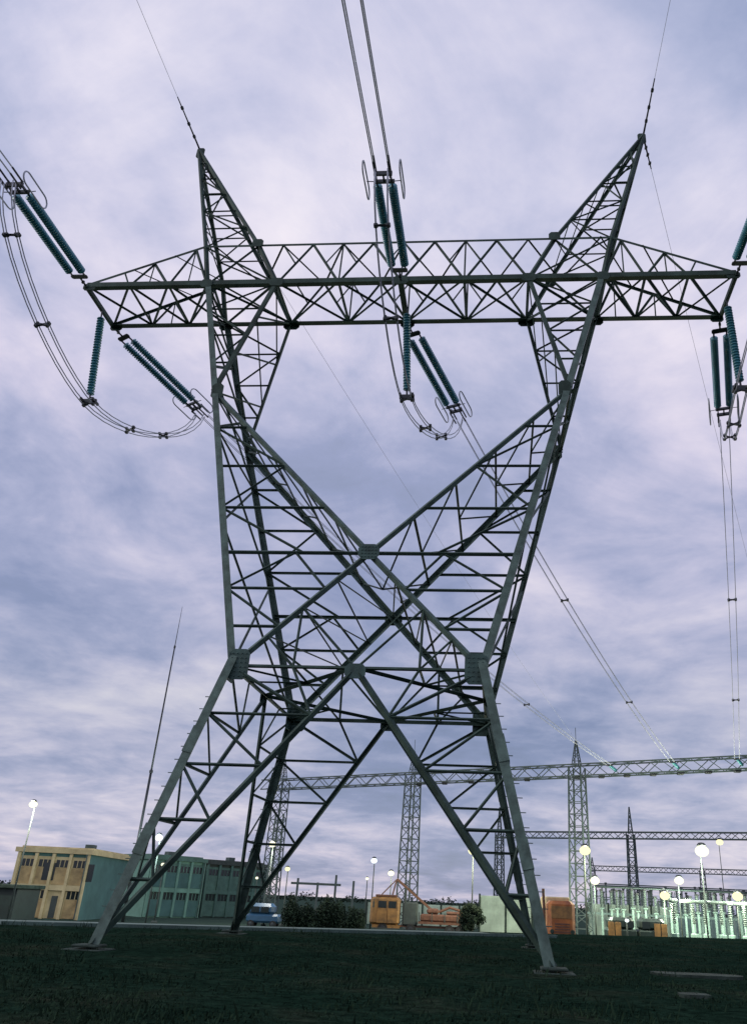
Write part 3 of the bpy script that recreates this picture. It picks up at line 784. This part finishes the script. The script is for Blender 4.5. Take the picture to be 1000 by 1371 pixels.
# ------------------------------------------------------------------ lamps
def lamp(px, y, D, r, m, label, heads=1, pole=.09, power=0, col=(1,.95,.8)):
    zt = Hz(y, px, D); base = G(px, D, YZ); h = zt-YZ
    t = thing('yard_lamp', label, 'lamp', base, 0, 'lit lamps of the substation')
    mb = MB(); mb.tube([(0,0,0),(0,0,h*.5),(0,0,h-r*.4)], pole, 8, r2=pole*.6); mb.box((-.25,-.25,0),(.25,.25,.3))
    mb.build('pole', DARKROOF, t, True)
    if heads > 1: mb = MB(); mb.bar((-r*2.1*(heads-1)/2-r*.3,0,h+r*.2),(r*2.1*(heads-1)/2+r*.3,0,h+r*.2),.1,.1); mb.build('cross_bar', FITTING, t)
    for q in range(heads):
        xo = (q-(heads-1)/2)*r*2.05
        mb = MB(); mb.lathe((xo,-r*.9,h+r*.62),(0,0,1),[(r*.62,0),(r*.66,.04),(r*.35,r*.38),(r*.12,r*.42)],14)
        mb.bar((xo,0,h-r*.3),(xo,-r*.2,h+r*.95),.07,.07); mb.bar((xo,-r*.15,h+r*.93),(xo,-r*.9,h+r*.98),.06,.07); mb.build('shade', FITTING, t)
        g = r*.86; mb = MB(); prof = [(max(.02,g*math.sin(PI*i/12)), -g*.8*math.cos(PI*i/12)) for i in range(13)]
        mb.lathe((xo,-g*1.05,h),(0,0,1),prof,20); mb.build('globe', m, t, True)
    if power:
        ld = bpy.data.lights.new('lamp_light','POINT'); ld.energy = power*1.9; ld.color = col; ld.shadow_soft_size = r*1.05
        lo = bpy.data.objects.new('lamp_light', ld); COL.objects.link(lo); lo.parent = t; lo.location = (0,-r*.9-r*1.3,h-r*.6)
    return t
lamp(22, 1077, 76, .42, LAMPW, 'lit street lamp on a tall dark pole left of the yellow building', power=1500)
lamp(203, 1122, 82, .44, LAMPC, 'bright white lamp glowing between the left leg and its diagonal brace', power=1500, col=(.8,1,.95))
lamp(214, 1158, 96, .27, LAMPW, 'small lamp in front of the mint green building')
lamp(342, 1176, 110, .22, LAMPW, 'tiny lamp just left of the blue van behind the left rear leg')
lamp(358, 1131, 100, .48, LAMPW, 'bright lamp glowing beside the slim lattice mast', power=1200)
lamp(382, 1164, 104, .36, LAMPY, 'lamp glowing above the left end of the dark hedge')
lamp(498, 1153, 98, .42, LAMPC, 'higher cool white lamp above the yellow orange truck')
lamp(522, 1170, 100, .42, LAMPW, 'lower lamp close to the gantry mast above the yellow orange truck', power=250)
lamp(490, 1177, 112, .25, LAMPW, 'small low lamp left of the yellow orange truck')
lamp(632, 1140, 92, .62, LAMPY, 'large yellowish lamp glowing on the right diagonal brace of the pylon', power=1500, col=(1,.9,.6))
lamp(785, 1140, 88, .66, LAMPY, 'large yellowish lamp beside the gantry mast on the right', 1, power=1800, col=(1,.95,.65))
lamp(797, 1180, 92, .58, LAMPW, 'round white lamp low beside the gantry mast', power=1200, col=(.9,1,.8))
lamp(945, 1141, 88, .82, LAMPW, 'largest and brightest lamp standing over the switchyard', 1, power=3500, col=(.95,1,.8))
lamp(972, 1129, 112, .55, LAMPY, 'lamp at the upper right just beside the brightest lamp', pole=.07)
lamp(911, 1180, 96, .60, LAMPW, 'white lamp over the switchyard posts left of the brightest lamp', 1, power=1500, col=(.9,1,.8))
lamp(890, 1200, 92, .60, LAMPY, 'low yellowish lamp right above the dark vehicles', power=1200, col=(1,1,.7))
lamp(988, 1201, 90, .62, LAMPY, 'low lamp at the right edge of the switchyard', 1, power=1200, col=(1,1,.75))

# ------------------------------------------------------------------ buildings
def wall_frame(a, b):
    a = V(a); b = V(b); u = (b-a); ln = u.length; u.normalize(); n = V((u.y,-u.x,0)); return a, u, n, ln
def obox(mb, o, u, n, x0, x1, y0, y1, z0, z1):       # box in a wall's frame: along, outwards, up
    vs = [o+u*x+n*y+V((0,0,z)) for z in (z0,z1) for x, y in ((x0,y0),(x1,y0),(x1,y1),(x0,y1))]
    mb.add(vs, [(0,1,2,3),(7,6,5,4),(4,5,1,0),(5,6,2,1),(6,7,3,2),(7,4,0,3)])
def building(name, label, a, b, depth, h, wall, panel, bays, storeys, trim, roofm, sill=.35, winh=.45, side=None, doorbay=None):
    o, u, n, ln = wall_frame(a, b)
    t = thing(name, label, 'building', a); z = Lo
    mb = MB(); obox(mb, z, u, n, 0, ln, -depth, 0, 0, h); mb.build('wall', side or wall, t)
    mb = MB(); obox(mb, z, u, n, .12, ln-.12, .003, .10, .1, h-.35); mb.build('facade', wall, t)
    mb = MB(); obox(mb, z, u, n, -.3, ln+.3, -depth-.3, .45, h+.003, h+.5); obox(mb, z, u, n, 0, ln, -depth+.5, -.5, h+.503, h+.7); mb.build('roof', roofm, t)
    mb = MB(); bw = (ln-.3)/bays; sh = (h-.4)/storeys
    for i in range(bays+1): obox(mb, z, u, n, .05+bw*i, .37+bw*i, .103, .40, .05, h-.05)
    for s in range(1,storeys): obox(mb, z, u, n, .373, ln-.1, .106, .36, sh*s-.25, sh*s+.30)
    mb.build('pilaster', trim, t)
    for s in range(storeys):
        for i in range(bays):
            x0, x1 = .15+bw*i+.35, .15+bw*(i+1)-.08; z0 = sh*s+(.35 if s else .15)+.003; z1 = sh*(s+1)-.28
            if doorbay == (s,i):
                mb = MB(); obox(mb, z, u, n, x0+.4, x1-.4, .104, .16, z0, z0+2.2); mb.build('door', DARKROOF, t); continue
            mb = MB(); obox(mb, z, u, n, x0, x1, .103, .14, z1-(z1-z0)*.30, z1); w = mb.build('window', DGLASS, t)
            mb = MB()
            for q in (.0,.33,.66,.97): obox(mb, z, u, n, x0+(x1-x0)*q, x0+(x1-x0)*q+.07, .143, .19, z1-(z1-z0)*.30, z1)
            mb.build('frame', trim, w)
            mb = MB(); obox(mb, z, u, n, x0, x1, .103, .17, z0, z1-(z1-z0)*.32); mb.build('panel', panel, t)
    for q in (.62,):                        # roof vents and a downpipe at the corner
        mb = MB(); obox(mb, z, u, n, ln*q, ln*q+1.0, -depth*.5, -depth*.5+1.2, h+.703, h+1.35); mb.build('roof_vent', GREYSTEEL, t)
    mb = MB(); mb.tube([u*(ln-.2)+n*.52+V((0,0,.1)), u*(ln-.2)+n*.52+V((0,0,h))], .07, 6); mb.build('downpipe', GREYSTEEL, t)
    return t, o, u, n, ln
DA = 95
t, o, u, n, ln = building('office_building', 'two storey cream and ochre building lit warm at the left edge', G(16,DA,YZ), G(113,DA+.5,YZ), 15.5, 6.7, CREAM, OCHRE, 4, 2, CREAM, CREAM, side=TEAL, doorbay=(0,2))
for (x0,x1) in ((3.1,4.4),(7.6,8.6)):
    mb = MB(); obox(mb, Lo, u, n, x0, x1, .172, .2, 3.9, 5.7); mb.build('window', DGLASS, t)
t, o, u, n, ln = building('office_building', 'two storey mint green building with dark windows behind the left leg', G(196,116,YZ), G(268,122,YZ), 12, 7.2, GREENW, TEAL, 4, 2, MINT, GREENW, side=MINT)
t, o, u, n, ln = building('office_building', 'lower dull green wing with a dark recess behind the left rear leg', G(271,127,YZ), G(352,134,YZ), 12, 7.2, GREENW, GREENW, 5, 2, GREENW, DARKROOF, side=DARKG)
# low dark kiosk at the far left and pale panel wall behind the vehicles
t = thing('kiosk', 'low dark kiosk under a pale roof at the far left edge', 'kiosk', G(-4,80,YZ))
mb = MB(); mb.box((-3,0,0),(2.2,4,3.0)); mb.build('wall', DARKG, t); mb = MB(); mb.chbox((-3.3,-.4,3.003),(2.5,4.3,3.35),.05); mb.build('roof', CONC, t)
mb = MB(); mb.box((-1,-.06,.1),(0,-.003,2.2)); mb.build('door', FITTING, t)
def panel_wall(label, x0, x1, D, h, m):
    a, b = G(x0,D,YZ), G(x1,D,YZ); t = thing('panel_wall', label, 'wall', a, 0, 'pale panel walls round the switchyard'); _, u, n, ln = wall_frame(a,b)
    k = max(2, int(ln/2.6)); mb = MB(); mp = MB()
    for i in range(k):
        obox(mb, Lo, u, n, ln*i/k+.12, ln*(i+1)/k-.12, -.08, 0, .1, h)
        for q in range(5): obox(mb, Lo, u, n, ln*i/k+.3+q*.45, ln*i/k+.42+q*.45, .003, .05, .3, h-.2)
    for i in range(k+1): obox(mp, Lo, u, n, ln*i/k-.11, ln*i/k+.11, -.16, .1, 0, h+.2)
    mb.build('panel', m, t); mp.build('post', CONC, t)
panel_wall('pale green panel wall seen through the right rear leg', 642, 712, 108, 4.4, PALEWALL)
panel_wall('long pale green panel wall behind the two dark vehicles', 786, 900, 110, 4.0, PALEWALL)
panel_wall('low pale wall seen behind the flatbed truck', 492, 640, 128, 3.0, PALEWALL)
panel_wall('low pale wall behind the switchyard posts at the right edge', 905, 1040, 150, 3.2, PALEWALL)

# ------------------------------------------------------------------ vehicles
def wheel(parent, x, y, r, w=.32):
    mb = MB(); mb.lathe((x,y-w/2,r),(0,1,0),[(r*.6,0),(r*.95,.0),(r,w*.2),(r,w*.8),(r*.95,w),(r*.6,w)],16); wo = mb.build('wheel', RUBBER, parent)
    mb = MB(); mb.lathe((x,y-w/2-.01,r),(0,1,0),[(r*.2,-.02),(r*.56,.0),(r*.56,w+.02),(r*.2,w+.04)],12); mb.build('rim', FITTING, wo)
# long truck seen from the side, cab on the left
fwd = math.atan2(CR.y, CR.x)
t = thing('truck', 'yellow orange truck with a brown loaded flatbed parked behind the hedge end', 'truck', G(500,96,YZ), fwd)
mb = MB(); mb.chbox((-.3,-.0,.9),(3.0,2.5,3.7),.25); mb.box((0,.1,.6),(3.1,2.4,.9)); mb.build('cab', YELLOWP, t)
mb = MB(); mb.box((.6,-.03,2.6),(1.5,-.002,3.3)); mb.box((1.75,-.03,2.6),(2.6,-.002,3.3)); mb.build('window', DGLASS, t)
mb = MB(); mb.box((.52,-.045,1.1),(1.6,-.004,2.45)); mb.box((1.68,-.045,1.1),(2.7,-.004,2.45)); mb.build('door', YELLOWP, t)
mb = MB(); mb.box((.3,-.25,.45),(2.9,-.005,.6)); mb.build('step', DARKROOF, t)
mb = MB(); mb.tube([(.3,-.02,3.5),(.1,-.45,3.5),(.1,-.45,2.9)],.03,5); mb.box((.02,-.6,2.6),(.18,-.35,3.2)); mb.build('mirror', DARKROOF, t)
mb = MB(); mb.chbox((.2,.2,3.703),(2.6,2.3,3.95),.06); mb.build('roof_hatch', RUST, t)
mb = MB(); mb.chbox((3.3,.3,.9),(5.0,2.3,3.3),.15); mb.tube([(3.6,.4,3.2),(3.6,.4,4.7)],.1,8); mb.build('engine', DARKROOF, t)
mb = MB(); mb.box((3.1,.5,.75),(11,2.0,.95)); mb.box((5.1,0,1.15),(11,2.5,1.4)); mb.build('flatbed', RUST, t)
for i in range(5):
    mb = MB(); mb.box((5.15+i*1.42,-.06,1.403),(5.25+i*1.42,-.003,2.3)); mb.build('stake', DARKROOF, t)
mb = MB()
mb.chbox((5.3,.25,1.403),(10.8,2.25,2.15),.15); mb.chbox((6.0,.5,2.153),(7.4,2.0,2.75),.2); mb.chbox((8.2,.4,2.153),(10.4,2.1,2.5),.15)
mb.tube([(7.4,1.2,2.4),(8.6,1.2,2.9),(9.8,1.2,2.6)],.14,8)
mb.build('load', RUST, t)
mb = MB()
mb.tube([(2.1,.3,3.96),(2.5,.3,5.6)],.09,6); mb.tube([(.9,.3,3.96),(2.5,.3,5.6)],.07,6)
mb.bar((2.5,.3,5.6),(6.5,1.2,2.6),.2,.25); mb.build('mast', RUST, t)
for x in (1.2,4.3,8.6,9.8): wheel(t, x, .2, .55); wheel(t, x, 2.3, .55)
# orange truck seen head-on
t = thing('truck', 'orange truck facing the viewer beside the gantry mast on the right', 'truck', G(752,80,YZ), fwd)
mb = MB(); mb.chbox((-1.25,0,.75),(1.25,2.3,4.0),.3); mb.build('cab', ORANGE, t)
mb = MB(); mb.chbox((-1.0,-.04,2.5),(.95,.0,3.55),.02); mb.build('windscreen', YELLOWP, t)
mb = MB(); mb.chbox((-1.3,-.35,.45),(1.3,.1,.95),.12); mb.build('bumper', RUST, t)
mb = MB(); 
for i in range(5): mb.box((-.7,-.05,1.1+.22*i),(.7,-.003,1.22+.22*i))
mb.build('grille', RUST, t)
for s in (-1,1): mb = MB(); mb.lathe((s*.95,.0,1.4),(0,-1,0),[(.17,0),(.2,.06),(.12,.1)],12); mb.build('headlight', CONC, t)
mb = MB(); mb.tube([(-1.55,.9,1.2),(-1.55,.9,3.4),(-1.6,.9,5.0)],.14,8); mb.build('exhaust_stack', RUST, t)
mb = MB(); mb.chbox((-1.15,2.5,1.2),(1.15,7,4.35),.1); mb.build('box_body', CREAM, t)
for s in (-1.0,1.0):
    for y in (.9,5.2): 
        mb = MB(); r=.5; mb.lathe((s-.15,y,r),(1,0,0),[(r*.6,0),(r*.95,0),(r,.08),(r,.24),(r*.95,.3),(r*.6,.3)],16); mb.build('wheel', RUBBER, t)
# two dark vehicles with orange panels
def dark_vehicle(px, D, label, mirror):
    t = thing('utility_van', label, 'van', G(px,D,YZ), fwd, 'dark vehicles parked by the switchyard')
    mb = MB(); mb.chbox((-1.5,0,.55),(1.5,2.2,1.7),.18); mb.chbox((-1.3,.1,1.6),(1.3,2.1,2.75),.3); mb.build('body', DARKG, t)
    x0 = .1 if mirror else -1.45
    mb = MB(); mb.chbox((x0,-.05,.9),(x0+.62,.0,2.3),.02); mb.chbox((x0+.72,-.05,.9),(x0+1.3,.0,2.3),.02); mb.build('door', YELLOWP, t)
    mb = MB(); q = -1.1 if mirror else .35; mb.box((q,.06,1.8),(q+.8,.098,2.45)); mb.build('window', DGLASS, t)
    for x in (-1.0,1.0): wheel(t, x, .1, .42); wheel(t, x, 2.1, .42)
    mb = MB(); mb.bar((-.9,.5,2.753),(-.9,1.8,2.753),.08,.1); mb.bar((.9,.5,2.753),(.9,1.8,2.753),.08,.1); mb.build('roof_rack', FITTING, t)
    return t
dark_vehicle(832, 88, 'dark green van with an orange door at its left end, below a small lamp', False)
dark_vehicle(873, 88, 'dark green van with two orange doors right of the other dark van', True)
lamp(838, 1233, 86, .24, LAMPC, 'small low white lamp in front of the left dark van')
# blue van
t = thing('utility_van', 'dull blue van parked in front of the dull green wing beside the left rear leg', 'van', G(352,98,YZ), fwd)
mb = MB(); mb.chbox((-1.6,0,.5),(2.2,1.9,1.4),.2); mb.chbox((-1.5,.08,1.3),(1.5,1.82,2.5),.35); mb.build('body', BLUE, t)
mb = MB(); mb.box((-1.1,.03,1.55),(-.2,.078,2.15)); mb.box((0,.03,1.55),(.9,.078,2.15)); mb.build('window', DGLASS, t)
for x in (-1.0,1.5): wheel(t, x, .1, .38); wheel(t, x, 1.8, .38)

# ------------------------------------------------------------------ hedge and tree
def leaves(mb, centre, rad, n, size, rn):
    for i in range(n):
        a, b = rn.random()*2*PI, math.acos(rn.uniform(-1,1)); r = rn.random()**.45
        p = V(centre)+V((rad[0]*r*math.sin(b)*math.cos(a), rad[1]*r*math.sin(b)*math.sin(a), rad[2]*r*math.cos(b)))
        u = V((rn.gauss(0,1),rn.gauss(0,1),rn.gauss(0,1))).normalized(); v = u.orthogonal().normalized(); s = size*rn.uniform(.6,1.4)
        mb.add([p-u*s, p+v*s*.5, p+u*s, p-v*s*.5], [(0,1,2,3)])
rn = random.Random(5)
o = G(386,92,YZ); a, b = Lo, G(488,92,YZ)-o
t = thing('hedge', 'long dark clipped hedge with an uneven top behind the pylon', 'hedge', o)
mb = MB()
for i in range(34):
    p = lerp(a,b,(i+.5)/34); h = 2.35+.4*math.sin(i*.9)+.35*math.sin(i*.37+1)+rn.uniform(-.5,.5); leaves(mb, p+V((0,rn.uniform(-.4,.4),h*.55)), (rn.uniform(.45,.8),.9,h*.52), 420, .13, rn)
    if rn.random() < .5: leaves(mb, p+V((rn.uniform(-.3,.3),0,h*1.02)), (.22,.3,.5), 30, .11, rn)
mb.build('foliage', LEAF, t)
mb = MB()
for i in range(17): p = lerp(a,b,(i+.5)/17); mb.tube([p, p+V((rn.uniform(-.2,.2),0,1.1))], .06, 6, r2=.03)
mb.build('stem', BARK, t)
t = thing('bush_tree', 'round dark bushy tree right of the loaded flatbed', 'tree', G(632,90,YZ))
mb = MB(); mb.tube([(0,0,0),(.05,0,.8),(0,.05,1.6)],.16,8,r2=.09)
for a in range(5): mb.tube([(0,.02,1.1),(math.cos(a*1.26)*.8,math.sin(a*1.26)*.8,2.2+.2*(a%2))],.07,6,r2=.03)
mb.build('trunk', BARK, t)
mb = MB()
for i in range(16):
    a = rn.random()*2*PI; r = rn.random()**.6*1.0; leaves(mb, (math.cos(a)*r, math.sin(a)*r, 1.1+rn.random()*2.0), (.6,.6,.5), 210, .13, rn)
mb.build('crown', LEAF, t)
# distant tree belt beyond the yard
mb = MB(); rn = random.Random(9)
for i in range(120):
    px = -300+1700*i/119; p = G(px, 620+rn.uniform(-20,20), YZ); h = rn.uniform(2.5,7)
    leaves(mb, p+V((0,0,h*.5)), (7,5,h*.55), 70, .9, rn)
tag(mb.build('distant_woods', LEAF), 'far off belt of dark trees along the horizon', 'woods', kind='stuff')

# ------------------------------------------------------------------ sky and light
w = bpy.data.worlds.new('World'); scene.world = w; w.use_nodes = True
nt = w.node_tree; bg = nt.nodes['Background']
N = lambda t: nt.nodes.new(t); LK = nt.links.new
sky = N('ShaderNodeTexSky'); sky.sky_type = 'NISHITA'; sky.sun_disc = False; sky.sun_elevation = math.radians(9); sky.sun_rotation = math.radians(-70)
tc = N('ShaderNodeTexCoord'); sp = N('ShaderNodeSeparateXYZ'); LK(tc.outputs['Generated'], sp.inputs[0])
def M(op, a, b=None, c=None):
    m = N('ShaderNodeMath'); m.operation = op
    for i, q in enumerate((a,b,c)):
        if q is None: continue
        if isinstance(q,(int,float)): m.inputs[i].default_value = q
        else: LK(q, m.inputs[i])
    return m.outputs[0]
zc = M('ADD', M('MAXIMUM', sp.outputs['Z'], 0.0), 0.16)
px = M('DIVIDE', sp.outputs['X'], zc); py = M('DIVIDE', sp.outputs['Y'], zc)
cb = N('ShaderNodeCombineXYZ'); LK(px, cb.inputs[0]); LK(py, cb.inputs[1])
def wn(scale, detail, rough, dist, off):
    mp = N('ShaderNodeMapping'); mp.inputs['Location'].default_value = off; LK(cb.outputs[0], mp.inputs['Vector'])
    n = N('ShaderNodeTexNoise'); n.inputs['Scale'].default_value = scale; n.inputs['Detail'].default_value = detail; n.inputs['Roughness'].default_value = rough; n.inputs['Distortion'].default_value = dist
    LK(mp.outputs[0], n.inputs['Vector']); return n.outputs['Fac']
na = wn(0.75, 7, .55, .25, (2.3,5.1,0)); nb = wn(2.1, 8, .6, .4, (7.7,1.2,0))
nc = wn(5.2, 6, .6, .3, (3.1,9.4,0))
f = M('ADD', M('ADD', M('MULTIPLY', na, .52), M('MULTIPLY', nb, .34)), M('MULTIPLY', nc, .14))
cr = N('ShaderNodeValToRGB'); els = cr.color_ramp.elements
els[0].position = .35; els[0].color = (2.8,3.3,4.9,1); els[1].position = .65; els[1].color = (10.2,9.4,10.2,1)
for p, c in ((.43,(3.5,4.0,6.2)),(.48,(4.8,5.1,7.3)),(.53,(6.5,6.4,8.4)),(.585,(8.4,7.9,9.4))): e = els.new(p); e.color = (*c,1)
LK(f, cr.inputs['Fac'])
# lighter towards the zenith, pale pink along the horizon
hz = N('ShaderNodeValToRGB'); LK(sp.outputs['Z'], hz.inputs['Fac']); he = hz.color_ramp.elements
he[0].position = 0.0; he[0].color = (1.0,.94,.88,1); he[1].position = .75; he[1].color = (1.02,1.04,1.02,1)
for p, c in ((.05,(.92,.90,.87)),(.11,(.80,.81,.81)),(.20,(.70,.74,.76)),(.36,(.86,.87,.88)),(.52,(1.05,1.02,.99))): e = he.new(p); e.color = (*c,1)
mu = N('ShaderNodeMix'); mu.data_type = 'RGBA'; mu.blend_type = 'MULTIPLY'; mu.inputs['Factor'].default_value = 1
LK(cr.outputs['Color'], mu.inputs[6]); LK(hz.outputs['Color'], mu.inputs[7])
ms = N('ShaderNodeMix'); ms.data_type = 'RGBA'; ms.inputs['Factor'].default_value = .9
LK(sky.outputs['Color'], ms.inputs[6]); LK(mu.outputs[2], ms.inputs[7])
LK(ms.outputs[2], bg.inputs['Color']); bg.inputs['Strength'].default_value = 0.1

sd = bpy.data.lights.new('sun','SUN'); sd.energy = .9; sd.angle = math.radians(18); sd.color = (1,.95,.88)
so = bpy.data.objects.new('sun', sd); COL.objects.link(so)
el, az = math.radians(24), math.radians(-70)          # from the viewer's left
dv = V((math.sin(az)*math.cos(el), math.cos(az)*math.cos(el)*-1.0, math.sin(el)))
so.rotation_euler = dv.to_track_quat('Z','Y').to_euler(); so.location = (-60,-40,60)
sky.sun_elevation = el; sky.sun_rotation = math.atan2(dv.x, dv.y)

scene.view_settings.view_transform = 'Standard'; scene.view_settings.look = 'None'
scene.view_settings.exposure = 0; scene.view_settings.gamma = 1
scene.render.film_transparent = False
scene.cycles.max_bounces = 6
